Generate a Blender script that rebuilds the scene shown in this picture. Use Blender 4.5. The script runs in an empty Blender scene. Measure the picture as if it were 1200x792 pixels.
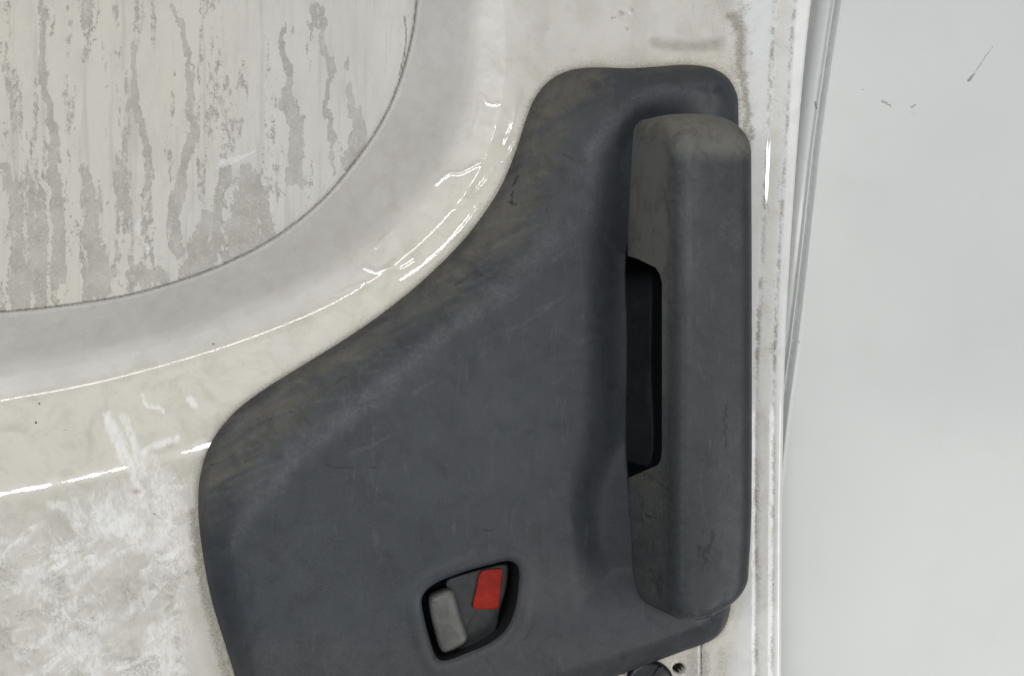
import bpy, math
import numpy as np
from mathutils import Vector
from mathutils.geometry import delaunay_2d_cdt

C = bpy.context.scene
COL = C.collection
S = 0.0004                      # one unit of the door's drawing = 0.4 mm
CX, CY, CD = 350.0, 300.0, 1800.0   # where the photographer stands, in those units

# ------------------------------------------------------------------ camera
cam_d = bpy.data.cameras.new('camera'); cam = bpy.data.objects.new('camera', cam_d); COL.objects.link(cam)
cam_d.sensor_width = 36; cam_d.lens = 36 * CD / 1200.0
cam_d.shift_x = (600 - CX) / 1200.0; cam_d.shift_y = -(396 - CY) / 1200.0
cam_d.clip_start = 0.01; cam_d.clip_end = 50
cam.location = (CX * S, -CD * S, (396 - CY) * S); cam.rotation_euler = (math.radians(90), 0, 0)
C.camera = cam
# ------------------------------------------------------------------ world
W = bpy.data.worlds.new('World'); C.world = W; W.use_nodes = True
W.node_tree.nodes['Background'].inputs[0].default_value = (0.93, 0.97, 1.0, 1)
W.node_tree.nodes['Background'].inputs[1].default_value = 0.13
# ------------------------------------------------------------------ lamps (workshop lights, plus an added left fill)
def area(name, loc, target, sx, sy, power, col=(1, 1, 1)):
    d = bpy.data.lights.new(name, 'AREA'); d.shape = 'RECTANGLE'; d.size = sx; d.size_y = sy
    d.energy = power; d.color = col
    o = bpy.data.objects.new(name, d); COL.objects.link(o); o.location = loc
    o.rotation_euler = (Vector(target) - Vector(loc)).to_track_quat('-Z', 'Y').to_euler()
    return o
TGT = (0.24, 0, 0)
area('door_opening_light', (2.15, -2.35, -1.15), TGT, 2.0, 1.7, 52, (1.0, 0.985, 0.955))
area('left_fill_light', (-2.0, -1.15, 0.10), TGT, 2.0, 2.3, 8, (0.90, 0.95, 1.0))  # unseen fill lamp, added to brighten left-facing sides
area('ceiling_light', (0.25, -1.05, 1.80), TGT, 1.3, 0.5, 8, (1.0, 0.99, 0.98))
area('tube_lamp', (-0.20, -1.30, 0.175), (-0.20, 0, 0.1), 1.0, 0.065, 8.5, (1.0, 1.0, 1.0))
C.view_settings.view_transform = 'Standard'; C.view_settings.look = 'None'
C.view_settings.exposure = 0.0; C.view_settings.gamma = 1.0
C.render.engine = 'CYCLES'
C.render.resolution_x = 1024; C.render.resolution_y = 675

# ------------------------------------------------------------------ helpers
rng = np.random.default_rng(7)
def sst(a, b, x):
    t = np.clip((x - a) / (b - a), 0, 1); return t * t * (3 - 2 * t)
_tab = rng.random((256, 256))
def vnoise(x, y):
    xi = np.floor(x).astype(int); yi = np.floor(y).astype(int); fx = x - xi; fy = y - yi
    fx = fx * fx * (3 - 2 * fx); fy = fy * fy * (3 - 2 * fy)
    g = lambda a, b: _tab[a & 255, b & 255]
    return (g(xi, yi) * (1 - fx) + g(xi + 1, yi) * fx) * (1 - fy) + (g(xi, yi + 1) * (1 - fx) + g(xi + 1, yi + 1) * fx) * fy
def fbm(x, y, o=4):
    s = 0; a = 0.5; t = 0
    for k in range(o):
        s = s + a * vnoise(x * 2 ** k + 17.3 * k, y * 2 ** k + 5.1 * k); t += a; a *= 0.5
    return s / t
def q(px, py, h):
    """the place on the door, at height h above its plane, that the photograph shows at (px, py)"""
    k = (CD - h) / CD
    return (CX + (px - CX) * k, CY + (py - CY) * k)
def qs(pts, h): return np.array([q(a, b, h) for a, b in pts], float)
def catmull(P, n=8, closed=False):
    P = np.asarray(P, float); N = len(P); out = []
    rngk = range(N) if closed else range(N - 1)
    for i in rngk:
        if closed: p0, p1, p2, p3 = P[i - 1], P[i], P[(i + 1) % N], P[(i + 2) % N]
        else: p0, p1, p2, p3 = P[max(i - 1, 0)], P[i], P[i + 1], P[min(i + 2, N - 1)]
        for k in range(n):
            t = k / n
            out.append(0.5 * ((2 * p1) + (-p0 + p2) * t + (2 * p0 - 5 * p1 + 4 * p2 - p3) * t * t + (-p0 + 3 * p1 - 3 * p2 + p3) * t ** 3))
    if not closed: out.append(P[-1])
    return np.array(out)
def resample(P, step, closed=True):
    P = np.asarray(P, float); Q = np.vstack([P, P[:1]]) if closed else P
    s = np.r_[0, np.cumsum(np.hypot(*np.diff(Q, axis=0).T))]; n = max(int(s[-1] / step), 8)
    t = np.linspace(0, s[-1], n + (0 if closed else 1), endpoint=not closed)
    return np.c_[np.interp(t, s, Q[:, 0]), np.interp(t, s, Q[:, 1])]
def dist(x, y, P, closed=False):
    """unsigned distance to a polyline; side = sign of the cross product at the nearest segment"""
    best = np.full(x.shape, 1e18); side = np.zeros(x.shape); par = np.zeros(x.shape)
    N = len(P); M = N if closed else N - 1
    for i in range(M):
        a = P[i]; b = P[(i + 1) % N]; dx, dy = b - a; L = dx * dx + dy * dy + 1e-12
        t = np.clip(((x - a[0]) * dx + (y - a[1]) * dy) / L, 0, 1)
        ex = x - a[0] - t * dx; ey = y - a[1] - t * dy; d = ex * ex + ey * ey
        m = d < best; best = np.where(m, d, best)
        side = np.where(m, np.sign(dx * (y - a[1]) - dy * (x - a[0])), side)
        par = np.where(m, (i + t) / M, par)
    return np.sqrt(best), side, par
def inside(x, y, P):
    r = np.zeros(x.shape, bool); N = len(P)
    for i in range(N):
        x1, y1 = P[i]; x2, y2 = P[(i + 1) % N]
        if y1 == y2: continue
        r ^= ((y1 > y) != (y2 > y)) & (x < (x2 - x1) * (y - y1) / (y2 - y1) + x1)
    return r
def sdist(x, y, P):
    """positive inside a closed curve"""
    d, _, _ = dist(x, y, P, True); return np.where(inside(x, y, P), d, -d)
def stroke(mask, x, y, pts, w0, w1=None, amp=1.0, soft=0.6, smooth=True):
    P = catmull(pts, 5) if smooth and len(pts) > 2 else np.asarray(pts, float)
    w1 = w0 if w1 is None else w1; w = max(w0, w1) + 1
    idx = np.where((x > P[:, 0].min() - w) & (x < P[:, 0].max() + w) & (y > P[:, 1].min() - w) & (y < P[:, 1].max() + w))[0]
    if not len(idx): return
    d, _, t = dist(x[idx], y[idx], P); ww = w0 + (w1 - w0) * t
    m = (1 - sst(1 - soft, 1.0, d / np.maximum(ww, 1e-3))) * amp
    mask[idx] = np.maximum(mask[idx], m)

def world(x, y, h, org):
    return np.c_[x * S - org[0], -h * S - org[1], (396 - y) * S - org[2]]
def mesh_obj(name, verts, faces, mat, parent=None, attrs=None, smooth=True):
    me = bpy.data.meshes.new(name)
    verts = np.ascontiguousarray(verts, dtype=np.float32)
    if isinstance(faces, np.ndarray):
        k = faces.shape[1]; me.vertices.add(len(verts)); me.vertices.foreach_set('co', verts.ravel())
        me.loops.add(faces.size); me.loops.foreach_set('vertex_index', faces.astype(np.int32).ravel())
        me.polygons.add(len(faces)); me.polygons.foreach_set('loop_start', np.arange(0, faces.size, k, dtype=np.int32))
        me.update(calc_edges=True); me.validate()
    else:
        me.from_pydata(verts.tolist(), [], faces); me.update()
    me.polygons.foreach_set('use_smooth', np.full(len(me.polygons), smooth))
    for k, v in (attrs or {}).items():
        a = me.attributes.new(k, 'FLOAT', 'POINT'); a.data.foreach_set('value', np.asarray(v, np.float32))
    me.materials.append(mat)
    o = bpy.data.objects.new(name, me); COL.objects.link(o)
    if parent: o.parent = parent
    return o
def grid(x0, x1, y0, y1, st):
    nx = int(round((x1 - x0) / st)) + 1; ny = int(round((y1 - y0) / st)) + 1
    X, Y = np.meshgrid(np.linspace(x0, x1, nx), np.linspace(y0, y1, ny))
    i = np.arange(nx * ny).reshape(ny, nx)
    F = np.stack([i[:-1, :-1].ravel(), i[1:, :-1].ravel(), i[1:, 1:].ravel(), i[:-1, 1:].ravel()], 1)
    return X.ravel(), Y.ravel(), F
def compact(x, y, h, F, keep):
    F = F[keep]; u, inv = np.unique(F, return_inverse=True)
    return u, inv.reshape(F.shape)
def empty(name, loc, label, cat):
    o = bpy.data.objects.new(name, None); COL.objects.link(o); o.location = loc; o.empty_display_size = 0.02
    o['label'] = label; o['category'] = cat; return o

# ------------------------------------------------------------------ material helper
class NT:
    def __init__(s, name):
        s.m = bpy.data.materials.new(name); s.m.use_nodes = True; s.t = s.m.node_tree; s.N = s.t.nodes; s.L = s.t.links
        s.b = s.N['Principled BSDF']; s.co = s.N.new('ShaderNodeTexCoord').outputs['Object']
    def put(s, sock, v):
        if v is None: return
        if hasattr(v, 'links'): s.L.new(v, sock)
        else: sock.default_value = v
    def mapv(s, scale, rot=(0, 0, 0)):
        n = s.N.new('ShaderNodeMapping'); s.L.new(s.co, n.inputs[0]); n.inputs['Scale'].default_value = scale
        n.inputs['Rotation'].default_value = rot; return n.outputs[0]
    def noise(s, sc, det=4, rough=0.55, vec=None, dist=0.0):
        n = s.N.new('ShaderNodeTexNoise'); s.L.new(vec or s.co, n.inputs['Vector']); n.inputs['Scale'].default_value = sc
        n.inputs['Detail'].default_value = det; n.inputs['Roughness'].default_value = rough; n.inputs['Distortion'].default_value = dist
        return n.outputs['Fac']
    def voro(s, sc, vec=None):
        n = s.N.new('ShaderNodeTexVoronoi'); s.L.new(vec or s.co, n.inputs['Vector']); n.inputs['Scale'].default_value = sc
        return n.outputs['Distance']
    def attr(s, name):
        n = s.N.new('ShaderNodeAttribute'); n.attribute_name = name; return n.outputs['Fac']
    def math(s, op, a, b=0.0, c=None, clamp=False):
        n = s.N.new('ShaderNodeMath'); n.operation = op; n.use_clamp = clamp; s.put(n.inputs[0], a); s.put(n.inputs[1], b)
        if c is not None: s.put(n.inputs[2], c)
        return n.outputs[0]
    def ramp(s, v, a, b, lo=0.0, hi=1.0):
        n = s.N.new('ShaderNodeMapRange'); n.interpolation_type = 'SMOOTHSTEP'; s.put(n.inputs[0], v)
        n.inputs[1].default_value = a; n.inputs[2].default_value = b; n.inputs[3].default_value = lo; n.inputs[4].default_value = hi
        return n.outputs[0]
    def mix(s, f, a, b):
        n = s.N.new('ShaderNodeMix'); n.data_type = 'RGBA'
        s.put(n.inputs[0], f)
        for k, v in ((6, a), (7, b)):
            s.put(n.inputs[k], v if hasattr(v, 'links') else (*v, 1))
        return n.outputs[2]
    def bump(s, hgt, strength, d, prev=None):
        n = s.N.new('ShaderNodeBump'); n.inputs['Strength'].default_value = strength; n.inputs['Distance'].default_value = d
        s.L.new(hgt, n.inputs['Height'])
        if prev: s.L.new(prev, n.inputs['Normal'])
        return n.outputs[0]
    def done(s, col, rough, nrm=None, coat=0.0, spec=None, crough=0.1):
        s.put(s.b.inputs['Base Color'], col if hasattr(col, 'links') else (*col, 1)); s.put(s.b.inputs['Roughness'], rough)
        if nrm: s.L.new(nrm, s.b.inputs['Normal'])
        s.b.inputs['Coat Weight'].default_value = coat; s.b.inputs['Coat Roughness'].default_value = crough
        if spec is not None: s.b.inputs['Specular IOR Level'].default_value = spec
        return s.m

def paint_mat():
    n = NT('old_white_paint')
    big = n.noise(22, 3); mid = n.noise(160, 5, 0.6); fine = n.noise(900, 4, 0.65)
    base = n.mix(n.ramp(big, 0.35, 0.65), (0.56, 0.55, 0.525), (0.62, 0.61, 0.585))
    base = n.mix(n.attr('clean'), base, (0.70, 0.715, 0.72)); base = n.mix(n.attr('lip_light'), base, (0.83, 0.835, 0.83))
    cream = n.math('MULTIPLY', n.attr('cream'), n.ramp(mid, 0.25, 0.65, 0.55, 1.0))
    base = n.mix(cream, base, (0.63, 0.60, 0.52))
    # thin greasy film, cloudy
    film = n.math('MULTIPLY', n.ramp(n.noise(75, 6, 0.65, dist=0.6), 0.45, 0.72), n.math('ADD', n.math('MULTIPLY', n.attr('cream'), 0.42), 0.18))
    base = n.mix(film, base, (0.44, 0.41, 0.34))
    # white rub marks
    sv = n.mapv((1, 1, 0.35), (0, math.radians(30), 0))
    rub = n.math('ADD', n.attr('scuff'), n.math('MULTIPLY', n.math('ADD', n.math('MULTIPLY', n.math('SUBTRACT', n.noise(300, 8, 0.75, sv, 0.8), 0.5), 1.5), n.math('MULTIPLY', n.math('SUBTRACT', n.noise(1300, 6, 0.8, n.mapv((1, 1, 0.3), (0, math.radians(-35), 0))), 0.5), 1.5)), 1.0))
    rub = n.math('MULTIPLY', n.ramp(rub, 0.15, 1.15), n.math('GREATER_THAN', n.attr('scuff'), 0.02))
    base = n.mix(n.math('MULTIPLY', rub, 0.85), base, (0.83, 0.83, 0.81))
    # grime with a broken edge
    g = n.math('ADD', n.attr('grime_shade'), n.math('MULTIPLY', n.math('SUBTRACT', n.noise(900, 7, 0.8), 0.5), 2.0))
    g = n.math('MULTIPLY', n.ramp(g, 0.22, 1.15), n.math('GREATER_THAN', n.attr('grime_shade'), 0.02))
    base = n.mix(n.math('MULTIPLY', g, 0.88), base, (0.235, 0.215, 0.16))
    st = n.math('MULTIPLY', n.attr('stain_shade'), n.ramp(mid, 0.3, 0.7, 0.55, 1.0))
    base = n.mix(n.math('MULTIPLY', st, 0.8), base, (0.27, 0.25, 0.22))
    # specks
    sp = n.ramp(n.voro(140), 0.035, 0.06, 1.0, 0.0)
    sp = n.math('MULTIPLY', sp, n.ramp(n.noise(60, 2), 0.5, 0.6))
    base = n.mix(n.math('MULTIPLY', sp, 0.45), base, (0.16, 0.14, 0.11))
    sp2 = n.math('MULTIPLY', n.ramp(fine, 0.60, 0.74), 0.22)
    base = n.mix(sp2, base, (0.38, 0.35, 0.28))
    dk = n.math('ADD', n.attr('dark'), n.math('MULTIPLY', n.math('SUBTRACT', fine, 0.5), 0.7))
    dk = n.math('MULTIPLY', n.ramp(dk, 0.35, 0.7), n.math('GREATER_THAN', n.attr('dark'), 0.03))
    base = n.mix(dk, base, (0.035, 0.033, 0.03))
    base = n.mix(n.attr('pink'), base, (0.45, 0.20, 0.21))
    r = n.math('ADD', 0.30, n.math('MULTIPLY', g, 0.35)); r = n.math('ADD', r, n.math('MULTIPLY', rub, 0.2))
    r = n.math('ADD', r, n.ramp(mid, 0.3, 0.7, -0.04, 0.12), clamp=True)
    nb = n.bump(n.noise(95, 2), 0.18, 0.0016)
    nb = n.bump(n.noise(700, 5, 0.7), 0.22, 0.00022, nb)
    nb = n.bump(n.math('SUBTRACT', g, n.math('MULTIPLY', rub, 0.6)), 0.35, 0.0002, nb)
    return n.done(base, r, nb, 0.9, 0.4, 0.035)

def glass_mat():
    n = NT('dusty_painted_panel')
    v = n.mapv((1, 1, 0.28))
    v2 = n.mapv((1, 1, 0.55))
    n1 = n.noise(150, 6, 0.68, v, 0.4); n2 = n.noise(420, 6, 0.75, v2, 0.3); big = n.noise(9, 3)
    base = n.mix(n.ramp(n.noise(38, 5, 0.6, v), 0.3, 0.7), (0.50, 0.50, 0.48), (0.57, 0.57, 0.55))
    base = n.mix(n.math('MULTIPLY', n.attr('warm'), n.ramp(big, 0.3, 0.7, 0.6, 1.0)), base, (0.56, 0.535, 0.48))
    a = n.attr('streak')
    m = n.math('ADD', a, n.math('MULTIPLY', n.math('SUBTRACT', n1, 0.5), 1.2))
    m = n.math('ADD', m, n.math('MULTIPLY', n.math('SUBTRACT', n2, 0.5), 0.8)); m = n.math('ADD', m, n.math('MULTIPLY', n.math('SUBTRACT', n.noise(1300, 4, 0.7), 0.5), 0.6))
    body = n.ramp(m, 0.37, 0.62)
    rim = n.math('MULTIPLY', n.ramp(m, 0.38, 0.46), n.ramp(m, 0.50, 0.62, 1.0, 0.0))
    on = n.ramp(a, 0.03, 0.18)
    base = n.mix(n.math('MULTIPLY', n.math('MULTIPLY', body, on), n.ramp(n.noise(70, 4, 0.7), 0.3, 0.7, 0.5, 1.0)), base, (0.345, 0.33, 0.295))
    base = n.mix(n.math('MULTIPLY', n.math('MULTIPLY', rim, on), n.ramp(n2, 0.42, 0.62, 0.06, 0.62)), base, (0.18, 0.17, 0.14))
    # crust flakes inside the runs
    fl = n.math('MULTIPLY', n.math('MULTIPLY', n.ramp(n.noise(900, 4, 0.7), 0.54, 0.62), body), on)
    base = n.mix(n.math('MULTIPLY', fl, 0.5), base, (0.55, 0.54, 0.51))
    # faint runs everywhere
    fr = n.ramp(n.noise(210, 4, 0.6, n.mapv((1, 1, 0.06)), 0.2), 0.52, 0.66)
    base = n.mix(n.math('MULTIPLY', fr, 0.34), base, (0.36, 0.345, 0.30))
    base = n.mix(n.ramp(n.attr('scuff'), 0.2, 1.0, 0.0, 0.7), base, (0.74, 0.75, 0.745))
    sp = n.math('MULTIPLY', n.ramp(n.noise(1300, 3, 0.6), 0.63, 0.70), 0.35)
    base = n.mix(sp, base, (0.22, 0.205, 0.17))
    dk = n.math('ADD', n.attr('dark'), n.math('MULTIPLY', n.math('SUBTRACT', n2, 0.5), 0.9))
    dk = n.math('MULTIPLY', n.ramp(dk, 0.4, 0.75), n.math('GREATER_THAN', n.attr('dark'), 0.03))
    base = n.mix(n.math('MULTIPLY', dk, 0.8), base, (0.09, 0.08, 0.06))
    base = n.mix(n.math('MULTIPLY', n.ramp(n.noise(55, 7, 0.7, n.mapv((1, 1, 0.5)), 0.5), 0.45, 0.7), 0.25), base, (0.36, 0.35, 0.32))
    nb = n.bump(m, 0.25, 0.00025); nb = n.bump(n.noise(1000, 5, 0.7), 0.25, 0.00025, nb)
    return n.done(base, 0.62, nb, 0.0, 0.35)

def plastic_mat(name='grey_textured_plastic', tint=(0.0305, 0.0350, 0.0425), dust_light_col=(0.100, 0.094, 0.076), rough=0.50):
    n = NT(name)
    big = n.noise(26, 4, 0.6); mid = n.noise(130, 5, 0.65); fine = n.noise(1500, 3, 0.6)
    t2 = tuple(v * 1.22 for v in tint)
    base = n.mix(n.ramp(big, 0.35, 0.65), tint, t2)
    base = n.mix(n.math('MULTIPLY', n.ramp(mid, 0.45, 0.7), 0.35), base, (tint[0] * 1.05, tint[1] * 1.16, tint[2] * 1.02))
    d = n.math('ADD', n.attr('dust_light'), n.math('MULTIPLY', n.math('SUBTRACT', n.noise(380, 7, 0.8), 0.5), 0.8))
    d = n.math('MULTIPLY', n.ramp(d, 0.1, 1.0), n.math('GREATER_THAN', n.attr('dust_light'), 0.01))
    base = n.mix(n.math('MULTIPLY', d, 0.9), base, dust_light_col)
    y = n.math('MULTIPLY', n.attr('yellow'), n.ramp(n.noise(600, 5, 0.75), 0.4, 0.65))
    base = n.mix(n.math('MULTIPLY', y, 0.6), base, (0.20, 0.18, 0.11))
    # wear and painted edge light: pale along proud edges, streaky
    w = n.math('MULTIPLY', n.attr('wear_glint'), n.ramp(n.noise(480, 7, 0.8), 0.30, 0.75))
    base = n.mix(n.math('MULTIPLY', w, 0.75), base, (0.14, 0.147, 0.15))
    base = n.mix(n.math('MULTIPLY', n.ramp(n.noise(65, 8, 0.72, dist=0.8), 0.46, 0.72), 0.55), base, tuple(v * 0.45 for v in tint))
    rubm = n.noise(260, 8, 0.78, n.mapv((1, 1, 0.22), (0, math.radians(-68), 0)), 0.5)
    base = n.mix(n.math('MULTIPLY', n.ramp(rubm, 0.54, 0.76), 0.34), base, (0.125, 0.13, 0.13))
    sp = n.math('MULTIPLY', n.ramp(n.noise(1400, 3, 0.7), 0.60, 0.74), 0.30)
    base = n.mix(sp, base, (0.15, 0.15, 0.14))
    dk = n.math('ADD', n.attr('dark'), n.math('MULTIPLY', n.math('SUBTRACT', n.noise(700, 4, 0.7), 0.5), 0.9))
    dk = n.math('MULTIPLY', n.ramp(dk, 0.22, 0.6), n.math('GREATER_THAN', n.attr('dark'), 0.03))
    base = n.mix(n.math('MULTIPLY', dk, 0.85), base, (0.012, 0.013, 0.014))
    nb = n.bump(fine, 0.6, 0.0002); nb = n.bump(mid, 0.12, 0.0006, nb)
    r = n.math('ADD', rough, n.math('MULTIPLY', d, 0.25)); r = n.math('ADD', r, n.ramp(mid, 0.3, 0.7, -0.05, 0.06))
    return n.done(base, r, nb, 0.0, 0.42)

def simple(name, col, rough, sc=600, var=0.25, spec=0.4):
    n = NT(name); f = n.noise(sc, 5, 0.65)
    base = n.mix(n.ramp(f, 0.3, 0.7), tuple(c * (1 - var) for c in col), tuple(c * (1 + var) for c in col))
    return n.done(base, rough, n.bump(f, 0.25, 0.0002), 0.0, spec)
def wall_mat():
    n = NT('white_van_paint')
    f = n.noise(6, 3); base = n.mix(n.ramp(f, 0.3, 0.7), (0.61, 0.63, 0.625), (0.66, 0.675, 0.67))
    base = n.mix(n.math('MULTIPLY', n.ramp(n.noise(30, 5, 0.6), 0.5, 0.75), 0.12), base, (0.5, 0.5, 0.48))
    dk = n.math('ADD', n.attr('dark'), n.math('MULTIPLY', n.math('SUBTRACT', n.noise(800, 4, 0.7), 0.5), 1.0))
    dk = n.math('MULTIPLY', n.ramp(dk, 0.35, 0.8), n.math('GREATER_THAN', n.attr('dark'), 0.03))
    base = n.mix(n.math('MULTIPLY', dk, 0.75), base, (0.16, 0.16, 0.15))
    base = n.mix(n.math('MULTIPLY', n.attr('grime_shade'), n.ramp(n.noise(300, 5, 0.7), 0.3, 0.7, 0.3, 1.0)), base, (0.36, 0.37, 0.37))  # on this panel the mask carries only painted groove and slope shade
    nb = n.bump(n.noise(80, 2), 0.06, 0.001)
    return n.done(base, 0.38, nb, 0.2, 0.5, 0.12)

M_paint = paint_mat(); M_pane = glass_mat(); M_trim = plastic_mat()
M_handle = plastic_mat('grey_handle_plastic', (0.030, 0.034, 0.038), (0.135, 0.131, 0.12), 0.48)
M_lever = simple('worn_grey_lever_plastic', (0.098, 0.10, 0.095), 0.45, 160, 0.18)
M_plate = simple('dark_grey_plastic', (0.020, 0.022, 0.024), 0.5, 300, 0.3)
M_cup = simple('black_plastic', (0.013, 0.014, 0.015), 0.55, 300, 0.2)
M_red = simple('red_plastic', (0.27, 0.016, 0.008), 0.5, 250, 0.15, 0.15)
M_plug = simple('dark_blue_grey_plastic', (0.012, 0.014, 0.019), 0.4, 300, 0.25)
M_body = wall_mat()

# ================================================================== curves of the door, read off the photograph
PANE = catmull(qs([(497, -420), (495, -260), (492, -110), (488, 0), (478, 62), (456, 125), (421, 182), (371, 240), (310, 285), (240, 318), (155, 344), (70, 358),
                   (0, 365), (-120, 372), (-300, 376)], -56), 8)
CREST = catmull(qs([(588, -420), (588, -260), (589, -110), (590, 0), (592, 70), (583, 140), (558, 205), (520, 258), (468, 306), (410, 345), (350, 374), (250, 411),
                    (120, 447), (0, 470), (-120, 486), (-300, 500)], 0), 8)
FOLD = catmull(qs([(-300, 640), (-120, 612), (0, 586), (60, 574), (120, 561), (180, 546), (245, 528), (300, 508)], 0), 8)
EDGE = catmull(qs([(990, -300), (970, -120), (953, 0), (940, 130), (928, 300), (922, 420), (919, 560), (918, 700), (918, 1000)], 0), 6)
LINE1 = catmull(qs([(944, -300), (924, -120), (909, 0), (900, 150), (893, 300), (887, 420), (886, 560), (886, 700), (886, 1000)], 0), 6)
LINE2 = catmull(qs([(970, -300), (950, -120), (932, 0), (922, 150), (913, 300), (908, 420), (906, 560), (905, 700), (905, 1000)], 0), 6)
TRIM = catmull(qs([(290, 850), (275, 792), (262, 750), (247, 700), (236, 640), (232, 590), (236, 550), (250, 514), (276, 482), (310, 456), (352, 430), (402, 399),
                   (450, 366), (500, 325), (548, 276), (584, 225), (604, 180), (617, 140), (628, 114), (645, 94), (670, 82), (702, 79), (738, 80), (772, 78), (804, 76),
                   (832, 79), (851, 89), (862, 106), (866, 132), (867, 250), (867, 400), (864, 550), (860, 650), (857, 705), (850, 733), (834, 750), (800, 763), (760, 778),
                   (715, 795), (640, 822), (540, 850), (440, 874), (360, 885), (310, 878)], 4), 6, True)
LATCH = catmull(qs([(494, 704), (498, 694), (508, 685), (522, 678), (549, 668), (576, 661), (595, 657), (605, 661), (609, 671), (608, 687), (605, 709), (598, 729),
                    (588, 743), (571, 755), (547, 765), (526, 773), (515, 773), (508, 764), (501, 741), (496, 720)], 34), 4, True)

# ================================================================== thing 1: the door
DORG = (0.20, 0.0, -0.25)
door = empty('van_door_assembly', DORG, 'grimy white van door, inside face, with curved window recess and dark grey plastic trim', 'van door')

def speck_list(n, x0, x1, y0, y1, r0, r1, seed):
    r = np.random.default_rng(seed)
    return [(r.uniform(x0, x1), r.uniform(y0, y1), r.uniform(r0, r1)) for _ in range(n)]

# --- pressed steel skin
x, y, F = grid(-140, 962, -140, 930, 1.65)
d_p, s_p, _ = dist(x, y, PANE); d_c, s_c, _ = dist(x, y, CREST)
# curves run top -> bottom-left; the window lies on their left in x,y-down terms
in_p = s_p > 0; in_c = s_c > 0
t = np.where(in_c, d_p / (d_p + d_c + 1e-6), 1.0)
KX, KY = [-0.1, 0, 0.04, 0.60, 0.70, 1.0, 1.1], [0, 0, 0.05, 0.80, 0.88, 1.0, 1.0]
g = np.interp(t, KX, KY)
# soften the knots
g2 = np.interp(t - 0.035, KX, KY)
g3 = np.interp(t + 0.035, KX, KY)
g = (g + g2 + g3) / 3
h = -58 + 58 * g
h = np.where(in_p, -58 - np.minimum(d_p, 6) * 4, h)
sc = np.where(in_c, -d_c, d_c)
side_fac = sst(150, 320, y)                        # the crest is a sharp line below, soft beside the window
h += (0.05 + 0.5 * side_fac) * np.exp(-(sc / 4.6) ** 2)
d_f, s_f, _ = dist(x, y, FOLD); sf = d_f * np.sign(s_f)   # positive below the fold
below = sf > 0
h += np.where(x < 520, (1.86 - 0.0011 * np.clip(x, -100, 300)) * np.exp(-((sf + 1.0 * (fbm(x / 30, y / 30, 2) - .5)) / 9) ** 2) - 6 * sst(0, 60, np.where(below, d_f, 0)) * (1 - sst(230, 330, x)), 0)
d_e, s_e, _ = dist(x, y, EDGE); se = np.where(s_e > 0, d_e, -d_e)        # positive on the door side
d_1, s_1, _ = dist(x, y, LINE1); d_2, s_2, _ = dist(x, y, LINE2)
s2 = d_2 * np.where(s_2 > 0, -1, 1)                                      # positive beyond line 2
s1 = d_1 * np.where(s_1 > 0, -1, 1)
h -= 0.7 * np.exp(-(d_1 / 2.2) ** 2) + 0.8 * np.exp(-(d_2 / 2.2) ** 2)
h += 0.8 * sst(-3, 5, s1) * (1 - sst(-3, 4, s2))
h += np.where(s2 > 0, sst(0, 10, s2) * 0.7, 0)
roll = np.clip(1 - np.maximum(se, 0) / 7.0, 0, 1)
h -= 9 * (1 - np.sqrt(np.clip(1 - roll ** 2, 0, 1)))
h = np.where(se < 0, h - np.minimum(d_e, 4) * 9, h)
# seam below the trim, screw hole and the slight step next to it
h -= 3.0 * np.exp(-((x - 822.5) / 2.2) ** 2) * sst(735, 748, y)
h -= 5 * (1 - sst(805, 822, x)) * sst(700, 740, y) * sst(640, 700, x)
dh = np.hypot((x - 797) / 7.2, (y - 784) / 6.2)
h -= 26 * (1 - sst(0.72, 1.0, dh))
# dents and drips in the paint
wob = fbm(x / 46, y / 46, 2) - 0.5
h += 1.3 * np.exp(-((d_p - 2.6) / 1.4) ** 2) * (~in_p) + 1.1 * wob * (1 - np.exp(-(d_p / 14) ** 2)) * (1 - sst(850, 880, x))
h += 0.16 * (fbm(x / 11 + 9, y / 11, 3) - 0.5) * (x < 880)
drip = np.zeros_like(x)
for pts, w, a in [([(512, 215), (526, 203), (540, 202), (552, 196), (563, 190)], 3.5, 1.0), ([(534, 247), (552, 232), (568, 214), (579, 198)], 3.0, 1.0),
                  ([(428, 313), (440, 318), (455, 314), (470, 316), (486, 307)], 4.5, 1.0), ([(440, 290), (452, 277), (460, 270)], 2.6, .8),
                  ([(566, 112), (574, 122), (584, 121)], 2.4, .7), ([(592, 170), (601, 145), (604, 128)], 2.6, .7), ([(606, 165), (597, 180), (590, 190)], 2.4, .6),
                  ([(556, 150), (562, 128), (563, 110)], 2.2, .6), ([(470, 330), (500, 309), (540, 270), (562, 240)], 2.6, .7),
                  ([(395, 345), (412, 336), (430, 330)], 2.4, .7), ([(715, 10), (725, 6), (738, 12), (742, 20)], 4, .8), ([(722, 22), (735, 28)], 3, .7)]:
    stroke(drip, x + 1.5 * (fbm(x / 6, y / 6, 2) - .5), y, pts, w, None, a, 0.95)
h += 0.6 * drip
print('shell height done')
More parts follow.
